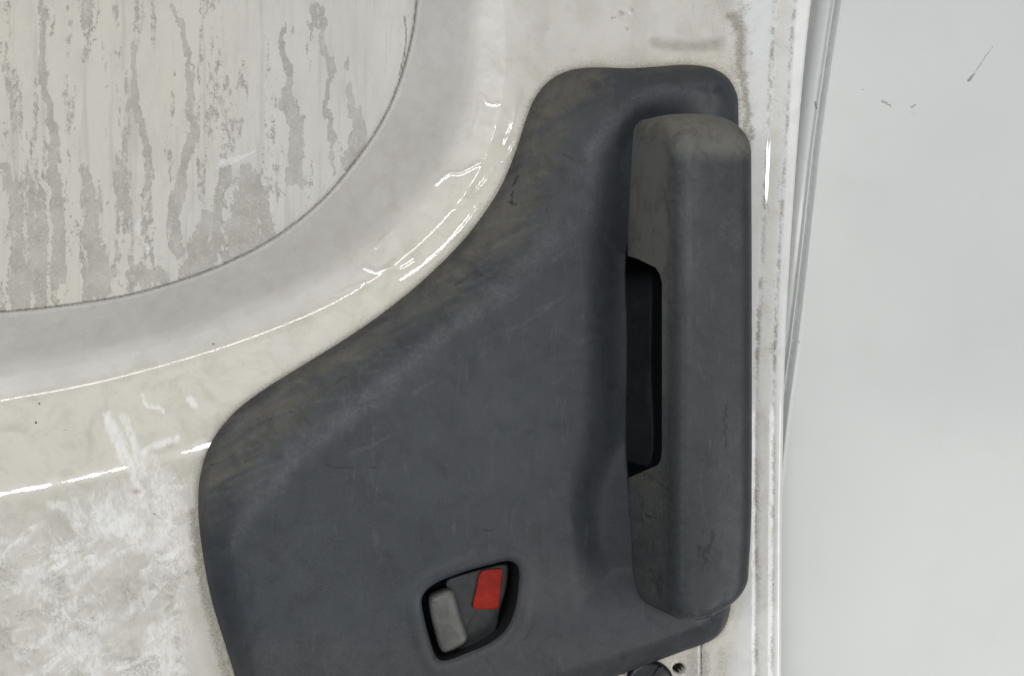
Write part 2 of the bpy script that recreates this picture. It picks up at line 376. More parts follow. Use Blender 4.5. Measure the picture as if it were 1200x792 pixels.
# dirt guides
clean = sst(846, 878, x) * 1.0
cream = 0.35 + 0.65 * np.exp(-((x - 520) / 230) ** 2) * sst(0, 260, y)
cs = sst(-14 - 50 * (1 - side_fac), 2 + 14 * (1 - side_fac), sc + 10 * (fbm(x / 20, y / 20, 3) - .5)); cream = cream * (0.50 + 0.50 * cs) * (1 - clean * 0.9)
cream = np.where(x < 320, (.28 + .72 * cs) * (0.86 - 0.28 * sst(-5, 26, sf + 14 * (fbm(x / 16, y / 16, 3) - .5))), cream)
grime_shade = np.zeros_like(x); stain_shade = np.zeros_like(x); dark = np.zeros_like(x); scuff = np.zeros_like(x); pink = np.zeros_like(x)
dT = -sdist(x, y, TRIM)
wz = 1 + 0.9 * sst(540, 700, y) * (x < 420) + 0.7 * ((y < 90) & (x > 600)) + 1.2 * ((x > 850) & (y < 200))
grime_shade = np.maximum(grime_shade, 0.80 * np.exp(-np.clip(dT, 0, None) / (6.5 * wz)) * (dT > -6))
cream = np.maximum(cream, 0.95 * np.exp(-np.clip(dT, 0, None) / 34) * (1 - clean * .6))
# the joint round the window
grime_shade = np.maximum(grime_shade, 0.75 * np.exp(-((d_p - 1) / 2.6) ** 2))
dark = np.maximum(dark, 0.62 * np.exp(-(d_p / 1.6) ** 2))
# vertical dirt lines of the hem
v1 = fbm(x / 5, y / 9, 4); v2 = fbm(x / 4 + 31, y / 7, 4); lowf = fbm(x / 60, y / 45, 2)
grime_shade = np.maximum(grime_shade, 0.82 * np.exp(-(d_1 / 4.2) ** 2) * (0.35 + 0.65 * sst(0.30, 0.60, v1)) * (0.5 + 0.8 * lowf))
grime_shade = np.maximum(grime_shade, 0.36 * np.exp(-((d_1 - 2) / 10) ** 2) * sst(0.35, 0.7, v1))
grime_shade = np.maximum(grime_shade, 0.86 * np.exp(-(d_2 / 3.4) ** 2) * (0.35 + 0.65 * sst(0.32, 0.6, v2)) * (0.5 + 0.8 * lowf))
cream = np.maximum(cream, 0.55 * np.exp(-((s1 - 9) / 9) ** 2) * (x > 870))
lip_lit = sst(1, 5, s2) * (x > 880)  # light caught by the rolled lip, painted in as a paler colour
v3 = fbm(x / 2.6 + 77, y / 3.4, 3)
grime_shade = np.maximum(grime_shade, 0.50 * np.exp(-((s1 - 3) / 9) ** 2) * sst(0.50, 0.72, v3) * (x > 860) * (.5 + lowf))
grime_shade = np.maximum(grime_shade, 0.50 * np.exp(-((s2 + 3) / 6) ** 2) * sst(0.48, 0.70, v3) * (x > 860) * (.5 + lowf))
grime_shade = np.maximum(grime_shade, 0.62 * np.exp(-((x - 866) / 22) ** 2) * (1 - sst(110, 260, y)) * sst(0.42, 0.66, fbm(x / 5, y / 8 + 9, 4)))
grime_shade = np.maximum(grime_shade, 0.40 * np.exp(-((x - 845) / 40) ** 2) * (1 - sst(60, 110, y)) * sst(0.40, 0.62, fbm(x / 8, y / 22 + 3, 4)))
# the scrubbed lower left: worn, speckled dirt under the white smears
low = sst(555, 640, y + 0.22 * x) * (1 - sst(205, 235, x))
grime_shade = np.maximum(grime_shade, 0.40 * low * sst(0.52, 0.74, fbm((x * .8 + y * .6) / 7 + 4, (y * .8 - x * .6) / 18, 4)))
grime_shade = np.maximum(grime_shade, 0.22 * low * sst(0.40, 0.66, fbm(x / 28 + 4, y / 18, 4)))
wx_ = 26 * (fbm(x / 60 + 3, y / 60, 3) - .5)
ua, ub = x * math.cos(.62) - y * math.sin(.62), x * math.sin(.62) + y * math.cos(.62) + wx_
fine_ = 0.55 + 0.75 * sst(.35, .65, fbm(ua / 26 + 5, ub / 2.6, 3))
scuff = np.maximum(scuff, 0.85 * low * sst(0.44, 0.74, fbm(ua / 55 + 9, ub / 24, 4)) * fine_)
va, vb = x * math.cos(-1.15) - y * math.sin(-1.15), x * math.sin(-1.15) + y * math.cos(-1.15) + wx_
scuff = np.maximum(scuff, 0.75 * low * sst(0.46, 0.76, fbm(va / 60 + 3, vb / 26, 4)) * (0.55 + 0.75 * sst(.35, .65, fbm(va / 28 + 5, vb / 2.6, 3))))
scuff = np.maximum(scuff, 0.85 * low * sst(0.42, 0.72, fbm(x / 46 + 8, y / 34, 4)))
grime_shade = np.maximum(grime_shade, 0.52 * low * sst(0.50, 0.68, fbm(x / 30 + 14, y / 18 + 3, 5)))
stain_shade = np.maximum(stain_shade, 0.28 * low * sst(0.45, 0.7, fbm(x / 36 + 1, y / 22 + 13, 4)))
topr = sst(560, 640, x) * (1 - sst(865, 885, x)) * (1 - sst(70, 150, y))
stain_shade = np.maximum(stain_shade, (0.10 + 0.22 * sst(.45, .7, fbm(x / 30 + 5, y / 44, 4))) * topr)
grime_shade = np.maximum(grime_shade, 0.30 * topr * sst(.5, .72, fbm(x / 12 + 5, y / 30, 5)) * sst(700, 800, x))
# grime beside the trim's top right corner, seams and bottom corner
stroke(grime_shade, x + 14 * (fbm(x / 9, y / 9, 3) - .5), y + 10 * (fbm(x / 9 + 50, y / 9, 3) - .5), [(858, 20), (868, 45), (871, 90), (874, 130), (876, 170)], 16, 13, 0.92, 1.0)
stroke(stain_shade, x, y + 6 * (fbm(x / 25, y / 25, 2) - .5), [(768, 52), (800, 54), (842, 51)], 15, 15, 0.95, 1.0)
stroke(stain_shade, x, y, [(742, 8), (738, 24)], 9, 6, 0.2, 1)
for a, b in (([(838, 5), (834, 30), (838, 60)], 3), ([(850, 0), (848, 40), (846, 66)], 3), ([(826, 10), (822, 40)], 2), ([(866, 0), (858, 20)], 3), ([(812, 0), (815, 32)], 2)):
    stroke(grime_shade, x + 4 * (fbm(x / 8, y / 8, 3) - .5), y, a, b, b, 0.48, 1.0)
for cx_, cy_, r_ in ((728, 16, 5), (741, 12, 3), (868, 20, 6), (718, 21, 3), (868, 48, 9), (866, 32, 5), (735, 34, 3)):
    m = np.exp(-((x - cx_) ** 2 + (y - cy_) ** 2) / r_ ** 2); grime_shade = np.maximum(grime_shade, 0.85 * m)
stroke(dark, x, y, [(822.5, 745), (822.5, 940)], 2.2, 2.2, .8, 0.9)
grime_shade = np.maximum(grime_shade, 0.6 * np.exp(-((x - 828) / 7) ** 2) * sst(750, 770, y)); grime_shade = np.maximum(grime_shade, 0.5 * np.exp(-((x - 846) / 12) ** 2) * sst(745, 765, y))
grime_shade = np.maximum(grime_shade, 0.5 * sst(752, 770, y) * sst(700, 740, x) * (x < 822)); stain_shade = np.maximum(stain_shade, 0.35 * (1 - sst(.9, 1.7, dh)))
dark = np.maximum(dark, 1.0 * (1 - sst(0.85, 1.02, dh)))
# brown grime pocket left of the trim's foot
stroke(grime_shade, x + 8 * (fbm(x / 7, y / 7, 3) - .5), y, [(226, 600), (233, 660), (244, 715), (262, 780), (285, 860)], 13, 15, 0.85, 1.0)
stroke(stain_shade, x, y, [(220, 670), (236, 730), (256, 800)], 16, 18, 0.34, 1.0)
stain_shade = np.maximum(stain_shade, np.where(in_p, 0, 0.34 * (1 - sst(-60, -8, sc))))  # shade of the sloping window ring, painted darker into the skin's colour
# white rub marks
sx_ = x + 7 * (fbm(x / 10, y / 10, 3) - .5); sy_ = y + 7 * (fbm(x / 10 + 20, y / 10, 3) - .5)
for pts, w0, w1, a in [([(126, 490), (138, 514), (152, 547), (164, 580)], 14, 11, .95), ([(145, 488), (154, 512), (170, 556)], 9, 12, .8), ([(165, 540), (178, 535), (190, 560)], 12, 14, .6), ([(168, 530), (188, 520), (208, 513)], 10, 8, .95),
                       ([(166, 462), (172, 474), (182, 475), (190, 482)], 5, 5, .9), ([(222, 468), (228, 476)], 8, 7, .9),
                       ([(60, 590), (90, 600), (120, 628)], 12, 10, .7), ([(88, 690), (120, 660), (160, 640)], 12, 9, .65), ([(120, 740), (170, 700), (205, 660)], 16, 10, .75),
                       ([(20, 770), (70, 740), (130, 720)], 14, 14, .7), ([(180, 560), (186, 600), (180, 650)], 14, 10, .6), ([(200, 560), (205, 640), (196, 700)], 9, 9, .5),
                       ([(150, 800), (180, 770), (190, 720)], 12, 12, .6), ([(40, 640), (90, 640), (140, 610)], 8, 6, .5), ([(2, 660), (40, 700), (60, 760)], 9, 9, .5),
                       ([(250, 190), (280, 180), (300, 172)], 3, 3, 0)]:
    stroke(scuff, sx_, sy_, pts, w0, w1, a, 0.9)
r = np.random.default_rng(11)
for k in range(150):
    cx_ = r.uniform(-60, 215); cy_ = r.uniform(600, 860); an = math.radians(r.choice([-38, -30, -45, 62, 75, -15]) + r.normal(0, 9)); L = r.uniform(12, 55)
    P = [(cx_ - L * math.cos(an) / 2, cy_ - L * math.sin(an) / 2), (cx_ + r.normal(0, 3), cy_ + r.normal(0, 3)), (cx_ + L * math.cos(an) / 2, cy_ + L * math.sin(an) / 2)]
    if k % 4 == 0: stroke(grime_shade, sx_, sy_, P, r.uniform(1.4, 3.2), 1.0, r.uniform(.4, .62), 1.0)
    else: stroke(scuff, sx_, sy_, P, r.uniform(1.5, 7), 2.0, r.uniform(.3, .75), 1.0)
for k in range(26):      # long thin vertical wipe marks beside the trim
    cx_ = r.uniform(172, 228); y0 = r.uniform(540, 640)
    stroke(scuff, x, y, [(cx_, y0), (cx_ + r.normal(0, 3), y0 + 40), (cx_ + r.normal(0, 5) + 4, y0 + r.uniform(60, 110))], 1.8, 1.2, .55, 1.0)
for k in range(14):
    cx_ = r.uniform(10, 220); cy_ = r.uniform(620, 790)
    m = np.exp(-(((x - cx_) / r.uniform(3, 10)) ** 2 + ((y - cy_) / r.uniform(2, 6)) ** 2)); grime_shade = np.maximum(grime_shade, 0.62 * m)
for pts, w, a in [([(178, 603), (192, 611)], 2.5, .55), ([(160, 625), (172, 660)], 1.6, .5), ([(145, 575), (152, 583)], 1.6, .4)]: stroke(dark, sx_, sy_, pts, w, w, a, 1)
pink = np.maximum(pink, 0.65 * np.exp(-(((x - 160) / 5) ** 2 + ((y - 576) / 3.2) ** 2)))
# small chips and pits
for a, b, rr in [(46, 473, 1.3), (42, 495, 1.4), (250, 403, 1.1)]:
    dark = np.maximum(dark, 1.0 * np.exp(-((x - a) ** 2 + (y - b) ** 2) / (rr * 1.3) ** 2))
for P in ([(142, 426), (148, 420), (155, 417)], [(54, 501), (70, 503), (84, 505)], [(355, 350), (362, 345), (368, 342)]): stroke(dark, x, y, P, 1.5, 1.2, .55, 1)
for a, b, rr in speck_list(60, -100, 620, -60, 560, .9, 1.7, 5):
    dark = np.maximum(dark, r.uniform(.3, .6) * np.exp(-((x - a) ** 2 + (y - b) ** 2) / rr ** 2))
mid = F.mean(1); scuff *= 0.80 + 0.34 * sst(.35, .65, fbm(x / 3.2 + 7, y / 5.5, 4)); cxs = x[F].mean(1); cys = y[F].mean(1)
keep = ~((np.min(d_p[F], 1) > 12) & np.all(in_p[F], 1)) & ~(np.all(se[F] < -5, 1)) & ~(np.min(-dT[F], 1) > 26)
u, Fc = compact(x, y, h, F, keep)
Fc = Fc[:, ::-1] if False else Fc
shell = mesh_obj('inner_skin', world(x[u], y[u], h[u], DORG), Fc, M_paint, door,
                 dict(clean=clean[u], cream=cream[u], grime_shade=grime_shade[u], stain_shade=stain_shade[u], lip_light=lip_lit[u], dark=dark[u], scuff=scuff[u], pink=pink[u]))
print('shell', len(u))

# --- dirty panel in the window recess
x, y, F = grid(-140, 500, -140, 385, 2.0)
d_p, s_p, _ = dist(x, y, PANE); inp = s_p > 0
hp = -60 + 0.4 * (fbm(x / 60, y / 60, 2) - .5)
streak = 0.10 + 0.30 * sst(0.48, 0.66, fbm(x / 13, y / 120, 3)) * (1 - 0.7 * sst(200, 420, x)) + 0.22 * sst(100, 350, y) * (1 - sst(150, 300, x))
wx = x + 20 * (fbm(x / 20, y / 40, 4) - .5) + 8 * (fbm(x / 4, y / 9, 3) - .5); wy = y + 22 * (fbm(x / 7 + 9, y / 30, 4) - .5)
for pts, w0, w1, a in [([(38, 0), (43, 70), (50, 150), (56, 220), (58, 330)], 5, 10, .78), ([(92, 190), (98, 260), (112, 345)], 9, 16, .62), ([(146, 50), (156, 120), (161, 178)], 3, 7, .7),
                       ([(200, 0), (218, 60), (220, 110), (222, 150), (212, 190), (203, 240), (202, 290)], 5, 11, .72), ([(262, 90), (270, 130), (262, 165)], 16, 20, .45),
                       ([(331, 20), (333, 70), (340, 120)], 4, 9, .78), ([(341, 120), (352, 160), (350, 208)], 8, 11, .8), ([(379, 0), (384, 40), (385, 100), (388, 200)], 5, 3, .78),
                       ([(408, 62), (405, 70)], 5, 4, .6), ([(408, 92), (416, 122), (421, 150), (410, 190)], 6, 13, .85), ([(262, 190), (256, 240), (238, 318)], 10, 16, .7), ([(285, 195), (284, 240), (280, 300)], 14, 24, .72), ([(300, 195), (308, 240), (316, 275)], 5, 10, .85),
                       ([(300, 200), (306, 240), (314, 280)], 8, 12, .75), ([(240, 250), (228, 280), (220, 322)], 8, 13, .75), ([(150, 322), (185, 325)], 15, 12, .7), ([(130, 50), (134, 150), (140, 200)], 3, 5, .4),
                       ([(0, 190), (6, 260), (12, 360)], 8, 16, .6), ([(75, 0), (70, 120), (74, 200)], 4, 6, .35), ([(370, 0), (372, 25)], 8, 5, .65), ([(262, 300), (300, 282)], 10, 8, .6),
                       ([(168, 180), (172, 205)], 3, 4, .55), ([(-60, 0), (-50, 200), (-52, 360)], 6, 14, .6), ([(25, 300), (30, 362)], 8, 12, .5)]:
    stroke(streak, wx, wy, pts, w0 * 1.2, w1 * 1.5, min(1, a * 1.12), 0.8)
streak *= 0.85 + 0.3 * sst(.38, .62, fbm(x / 5, y / 14, 4))
warm = 1.1 - 0.75 * sst(200, 420, x + 0.3 * y)
scf = np.zeros_like(x)
for k in range(7):
    stroke(scf, x, y, [(248 + k, 196 - k * 2), (275 + k * 2, 186 - k * 1.6), (300 - k, 172 - k * .8 + k)], 1.6, 1.0, .8, 1)
for k in range(7):
    stroke(scf, x, y, [(172 - k * 2, 240 + k * 2), (158 - k, 262 + k), (166 + k, 300 - k)], 1.6, 1.2, .7, 1)
dkp = np.zeros_like(x); dkp = np.maximum(dkp, 0.62 * np.exp(-((d_p) / 2.2) ** 2)); dkp = np.maximum(dkp, 0.45 * np.exp(-(d_p / 8) ** 2) * sst(.45, .7, fbm(x / 7, y / 7, 3)))
stroke(dkp, x, y, [(478, 10), (480, 40), (472, 80)], 4, 3, .7, 1)
for a, b, rr in speck_list(26, 300, 480, 0, 260, .9, 1.8, 15): dkp = np.maximum(dkp, .7 * np.exp(-((x - a) ** 2 + (y - b) ** 2) / rr ** 2))
keep = ~(np.all(~inp[F], 1) & (np.min(d_p[F], 1) > 6))
u, Fc = compact(x, y, hp, F, keep)
pane = mesh_obj('window_panel', world(x[u], y[u], hp[u], DORG), Fc, M_pane, door, dict(streak=streak[u], warm=warm[u], scuff=scf[u], dark=dkp[u]))

# --- plastic trim
PLAT = catmull(qs([(648, 282), (600, 326), (548, 372), (480, 430), (405, 488), (335, 545), (288, 598), (276, 650), (290, 730), (320, 840), (440, 850), (600, 800), (720, 765),
                   (812, 732), (830, 715), (836, 690), (838, 400), (838, 140), (828, 116), (806, 103), (765, 104), (728, 122), (704, 160), (684, 215)], 30), 5, True)
REC = catmull(qs([(668, 650), (664, 590), (664, 540), (670, 490), (677, 450), (683, 400), (684, 300), (694, 225), (710, 175), (732, 138), (765, 112), (800, 104), (850, 104), (880, 124), (884, 180),
                  (884, 640), (850, 690), (800, 712), (745, 716), (700, 718), (674, 706)], 28), 5, True)
PIT = catmull(qs([(738, 285), (738, 400), (739, 570), (770, 580), (822, 575), (826, 430), (822, 285), (775, 275)], 10), 5, True)
def trim_h(x, y):
    d = np.maximum(sdist(x, y, TRIM), 0)
    e = 1 + 11 * np.sqrt(np.clip(1 - (1 - np.clip(d / 11, 0, 1)) ** 2, 0, 1))
    sp = sdist(x, y, PLAT)
    t = np.where(sp >= 0, 1.0, d / (d + np.abs(sp) + 1e-6))
    b = 25 * (0.65 * t + 0.35 * sst(0, 1, t)) * sst(0, 9, d)
    k = 24.0; b = np.where((sp > -k) & (sp < k), b - 0.085 * (k - np.abs(sp)) ** 2 / k, b)       # ease the crease
    H = e + b
    sr = sdist(x, y, REC)
    H += 3.0 * np.exp(-((sr + 0) / 18) ** 2) * (1 - sst(130, 260, y)) * sst(8, 24, d)            # rim round the handle's head
    w = 70 - 26 * sst(460, 580, y) - 20 * (1 - sst(150, 260, y))
    w = w + 18 * sst(620, 690, y) + 16 * np.exp(-((y - 500) / 70) ** 2)
    H -= (28 - 19 * (1 - sst(150, 340, y)) - 9 * sst(440, 560, y)) * sst(0, 1, (sr + 4) / w)
    H -= 210 * sst(-3, 14, sdist(x, y, PIT))
    sl = -sdist(x, y, LATCH)
    H += 1.6 * np.exp(-((sl - 10) / 7) ** 2) - 2.4 * np.clip(1 - sl / 5, 0, 1) ** 2           # low swelling round the latch
    H += 2.0 * np.exp(-((x - 372) / 22) ** 2) * sst(690, 780, y) + 1.4 * (fbm(x / 70, y / 70, 2) - .5)
    # shallow hollow across the middle, dishing the main face
    H -= 8.0 * np.exp(-(((x - 640) / 80) ** 2 + ((y - 500) / 130) ** 2)) + 3.0 * np.exp(-(((x - 480) / 60) ** 2 + ((y - 690) / 60) ** 2))
    return H
O = resample(TRIM, 3.0); n = len(O)
T = np.roll(O, -1, 0) - np.roll(O, 1, 0); T /= np.hypot(T[:, 0], T[:, 1])[:, None]
Nn = np.c_[-T[:, 1], T[:, 0]]
if not inside(*(O + Nn * 3).T, TRIM).mean() > .5: Nn = -Nn
offs = [0, 0.7, 1.6, 3.0, 5.0, 7.5, 11.0]
rings = [O + Nn * o for o in offs]
LO = resample(LATCH, 2.2); TL = np.roll(LO, -1, 0) - np.roll(LO, 1, 0); TL /= np.hypot(TL[:, 0], TL[:, 1])[:, None]
NL = np.c_[-TL[:, 1], TL[:, 0]]
if inside(*(LO + NL * 3).T, LATCH).mean() > .5: NL = -NL
lrings = [LO + NL * o for o in (0, 1.0, 2.2, 4.0)]
st = 2.5
gx, gy, _ = grid(225, 875, 70, 890, st)
gx = gx + (np.round(gy / st) % 2) * st * .5
ok = (sdist(gx, gy, TRIM) > 12.6) & (-sdist(gx, gy, LATCH) > 5.2); gp = np.c_[gx[ok], gy[ok]]
pts = []; edges = []
def add_ring(R):
    b = len(pts); pts.extend(map(tuple, R)); m = len(R)
    return [(b + i, b + (i + 1) % m) for i in range(m)]
edges += add_ring(rings[0])
for R in rings[1:]: pts.extend(map(tuple, R))
edges += add_ring(lrings[0])
for R in lrings[1:]: pts.extend(map(tuple, R))
pts.extend(map(tuple, gp))
res = delaunay_2d_cdt([Vector(p) for p in pts], edges, [], 0, 1e-4)
V = np.array([tuple(v) for v in res[0]]); FF = np.array([f for f in res[2] if len(f) == 3])
cen = V[FF].mean(1)
okf = inside(cen[:, 0], cen[:, 1], O) & ~inside(cen[:, 0], cen[:, 1], LO)
FF = FF[okf]; a, b, c = V[FF[:, 0]], V[FF[:, 1]], V[FF[:, 2]]
cr = (b[:, 0] - a[:, 0]) * (c[:, 1] - a[:, 1]) - (b[:, 1] - a[:, 1]) * (c[:, 0] - a[:, 0])
FF[cr > 0] = FF[cr > 0][:, ::-1]
tx, ty = V[:, 0].copy(), V[:, 1].copy(); th = trim_h(tx, ty)
# skirt running down behind the skin
nb = len(V); ob = []
from collections import defaultdict
ec = defaultdict(int)
for f in FF:
    for i in range(3): ec[(f[i], f[(i + 1) % 3])] += 1
bound = [(a_, b_) for (a_, b_) in ec if (b_, a_) not in ec]
bound = [e for e in bound if sdist(np.array([tx[e[0]]]), np.array([ty[e[0]]]), LATCH)[0] < -20]
idx = {}; ex_v = []
for e in bound:
    for v in e:
        if v not in idx: idx[v] = nb + len(ex_v); ex_v.append(v)
sk = np.array([[e[1], e[0], idx[e[0]]] for e in bound] + [[e[1], idx[e[0]], idx[e[1]]] for e in bound])
tx = np.r_[tx, tx[ex_v]]; ty = np.r_[ty, ty[ex_v]]; th = np.r_[th, th[ex_v] - 14]
FF = np.vstack([FF, sk])
def img(x, y, h):
    k = CD / (CD - h); return CX + (x - CX) * k, CY + (y - CY) * k
ix, iy = img(tx, ty, th)
def zero(a): return np.zeros_like(a)
dust_light, wear_glint, dk, yel = zero(ix), zero(ix), zero(ix), zero(ix)
sp = sdist(tx, ty, PLAT); dtr = sdist(tx, ty, TRIM)
bev = (1 - sst(-25, 8, sp)) * (1 - sst(600, 740, iy)) * (ix < 720)
da, db = ix * .88 - iy * .47, ix * .47 + iy * .88
dust_light = np.maximum(dust_light, 0.85 * (1 - sst(-60, 22, sp + 40 * (fbm(ix / 40, iy / 40, 3) - .5))) * (1 - sst(560, 720, iy)) * (ix < 720) * (0.25 + 1.1 * fbm(da / 55, db / 9, 5)))
dust_light = np.maximum(dust_light, 0.32 * sst(700, 770, iy)); dust_light = np.maximum(dust_light, 0.34 * np.exp(-(((ix - 640) / 90) ** 2 + ((iy - 690) / 60) ** 2)))
dust_light = np.maximum(dust_light, 0.25 * np.exp(-((iy - 85) / 22) ** 2))
stroke(wear_glint, ix + 8 * (fbm(ix / 9, iy / 9, 3) - .5), iy + 8 * (fbm(ix / 9 + 8, iy / 9, 3) - .5), [(645, 280), (610, 322), (580, 348), (520, 392), (455, 448), (400, 490), (340, 545), (300, 595), (270, 640)], 19, 15, .5, 1)
stroke(wear_glint, ix, iy, [(690, 185), (708, 148), (738, 120), (785, 103), (835, 100)], 13, 11, .6, 1)  # light along the boss crest, painted in as a pale line
for k in range(95):
    rr = np.random.default_rng(100 + k); s_ = rr.uniform(0, 1); bx = 640 - 380 * s_ + rr.normal(0, 30); by = 300 + 270 * s_ + rr.normal(-20, 34); L = rr.uniform(15, 80); an = math.radians(-22 + rr.normal(0, 9))
    P = [(bx - L / 2 * math.cos(an), by - L / 2 * math.sin(an)), (bx, by + rr.normal(0, 2)), (bx + L / 2 * math.cos(an), by + L / 2 * math.sin(an))]
    stroke(wear_glint if k % 3 else dk, ix, iy + 3 * (fbm(ix / 9, iy / 9, 2) - .5), P, rr.uniform(2.2, 5.5), 2.0, rr.uniform(.4, .75) * (1 if k % 3 else .6), 1)
for pts_, w, a in [([(382, 545), (400, 548), (425, 546), (446, 549)], 2.6, .75), ([(325, 592), (322, 615), (324, 642)], 2.2, .55), ([(430, 500), (438, 512)], 2, .5), ([(606, 205), (601, 225), (600, 240)], 3.2, .8),
                  ([(596, 236), (606, 240)], 2.6, .7), ([(741, 452), (740, 462), (733, 467)], 2.6, .9), ([(660, 180), (678, 190), (690, 186)], 6, .45), ([(673, 210), (676, 225)], 4, .4),
                  ([(560, 322), (590, 327), (610, 322)], 2.4, .6), ([(566, 620), (577, 622)], 3, .8), ([(630, 632), (633, 640)], 2.6, .7), ([(245, 545), (262, 541)], 4, .5), ([(655, 250), (672, 275)], 2, .5),
                  ([(252, 560), (246, 600)], 2, .35), ([(430, 660), (470, 630), (560, 640)], 12, .2), ([(640, 245), (645, 258)], 3, .6), ([(680, 757), (684, 759)], 2.4, .7)]:
    stroke(dk, ix + 1.6 * (fbm(ix / 5, iy / 5, 2) - .5), iy, pts_, w, w * .7, a, 1)
stroke(wear_glint, ix, iy, [(438, 500), (436, 535)], 2.2, 2, .6, 1)
trim = mesh_obj('trim_panel', world(tx, ty, th, DORG), FF, M_trim, door, dict(dust_light=dust_light, wear_glint=wear_glint, dark=dk, yellow=yel))
print('trim', len(tx))

# --- latch: cup, rocking plate, lever and red flag (sub-parts of the trim)
def lerp(a, b, t): return a + (b - a) * t
cc = LO.mean(0); lv = []; lf = []; hh = trim_h(LO[:, 0], LO[:, 1])
prof = [(0.0, 0.0, -0.4), (0.4, 0.0, -5), (1.0, 0.0, -14), (2.0, 1.0, -30), (3.0, 1.0, -60), (6.0, 2.0, -66)]
m = len(LO)
right = np.clip(((LO[:, 0] - cc[0]) / 55), 0, 1)
for (ins, extra, dz) in prof:
    I = LO - NL * (ins + extra * (0.3 + right)[:, None] * .6)
    lv.append(np.c_[I, hh + dz])
lv.append(np.array([[cc[0], cc[1], hh.mean() - 67]]))
lv = np.vstack(lv)
for k in range(len(prof) - 1):
    for i in range(m):
        j = (i + 1) % m; lf.append((k * m + i, k * m + j, (k + 1) * m + j, (k + 1) * m + i))
e0 = (len(prof) - 1) * m
for i in range(m): lf.append((e0 + i, e0 + (i + 1) % m, len(lv) - 1))
cup = mesh_obj('latch_recess', world(lv[:, 0], lv[:, 1], lv[:, 2], DORG), lf, M_cup, trim)
def slab(name, outline, h0, h1, mat, parent, rnd=3.0, n=4, crown=0.0, step=2.2, tilt=(0, 0), org=DORG):
    """a solid with the given outline, rounded over its front edge"""
    R = resample(outline, step); c0 = R.mean(0)
    t_ = np.roll(R, -1, 0) - np.roll(R, 1, 0); t_ /= np.hypot(t_[:, 0], t_[:, 1])[:, None]; nn = np.c_[-t_[:, 1], t_[:, 0]]
    if not inside(*(R + nn * 1.0).T, R).mean() > .5: nn = -nn
    L = [(0, h0)] + [(rnd * (1 - math.cos(a)), h1 - rnd * (1 - math.sin(a))) for a in np.linspace(0, math.pi / 2, n + 1)]
    vs = [np.c_[R + nn * i_, np.full(len(R), z_)] for i_, z_ in L]
    base_in = R + nn * rnd
    for f_ in (0.7, 0.4): vs.append(np.c_[c0 + (base_in - c0) * f_, np.full(len(R), h1 + crown * (1 - f_ * f_))])
    vs.append(np.array([[c0[0], c0[1], h1 + crown]])); vs.append(np.array([[c0[0], c0[1], h0]]))
    K = len(vs) - 2; vs = np.vstack(vs); mm = len(R); fs = []
    vs[:, 2] += (vs[:, 0] - c0[0]) * tilt[0] + (vs[:, 1] - c0[1]) * tilt[1]
    ccw = np.sum(R[:, 0] * np.roll(R[:, 1], -1) - np.roll(R[:, 0], -1) * R[:, 1]) > 0
    for k in range(K - 1):
        for i in range(mm):
            j = (i + 1) % mm; f = (k * mm + i, k * mm + j, (k + 1) * mm + j, (k + 1) * mm + i); fs.append(f[::-1] if ccw else f)
    for i in range(mm):
        j = (i + 1) % mm; f = ((K - 1) * mm + i, (K - 1) * mm + j, K * mm); fs.append(f[::-1] if ccw else f)
        f = (j, i, K * mm + 1); fs.append(f[::-1] if ccw else f)
    at = {k_: np.zeros(len(vs)) for k_ in ('dust_light', 'wear_glint', 'dark', 'yellow')}
    return mesh_obj(name, world(vs[:, 0], vs[:, 1], vs[:, 2], org), fs, mat, parent, at)
hb = float(hh.mean())
PL = catmull(qs([(523, 679), (549, 670), (577, 663), (594, 661), (596, 672), (593, 692), (586, 716), (581, 738), (562, 752), (536, 760), (538, 735), (532, 712), (526, 695)], hb - 24), 3, True)
plate = slab('lock_plate', PL, hb - 38, hb - 22, M_plate, trim, 2.5, tilt=(-0.05, 0))
LV = catmull(qs([(503, 704), (508, 697), (524, 691), (532, 694), (536, 708), (543, 731), (548, 746), (545, 754), (534, 761), (521, 765), (515, 759), (510, 742), (505, 722)], hb - 8), 4, True)
lever = slab('latch_lever', LV, hb - 38, hb - 6, M_lever, trim, 7, 5, 1.2, step=1.8)
RD = catmull(qs([(566, 668), (576, 666.5), (586, 666), (589, 669), (587, 690), (585, 710), (582, 713), (568, 713), (556, 712.5), (554, 708), (558, 690), (561, 674)], hb - 20), 3, True)
flag = slab('lock_marker', RD, hb - 24, hb - 19.4, M_red, trim, 1.2, 3, step=2.0, tilt=(-0.05, 0))

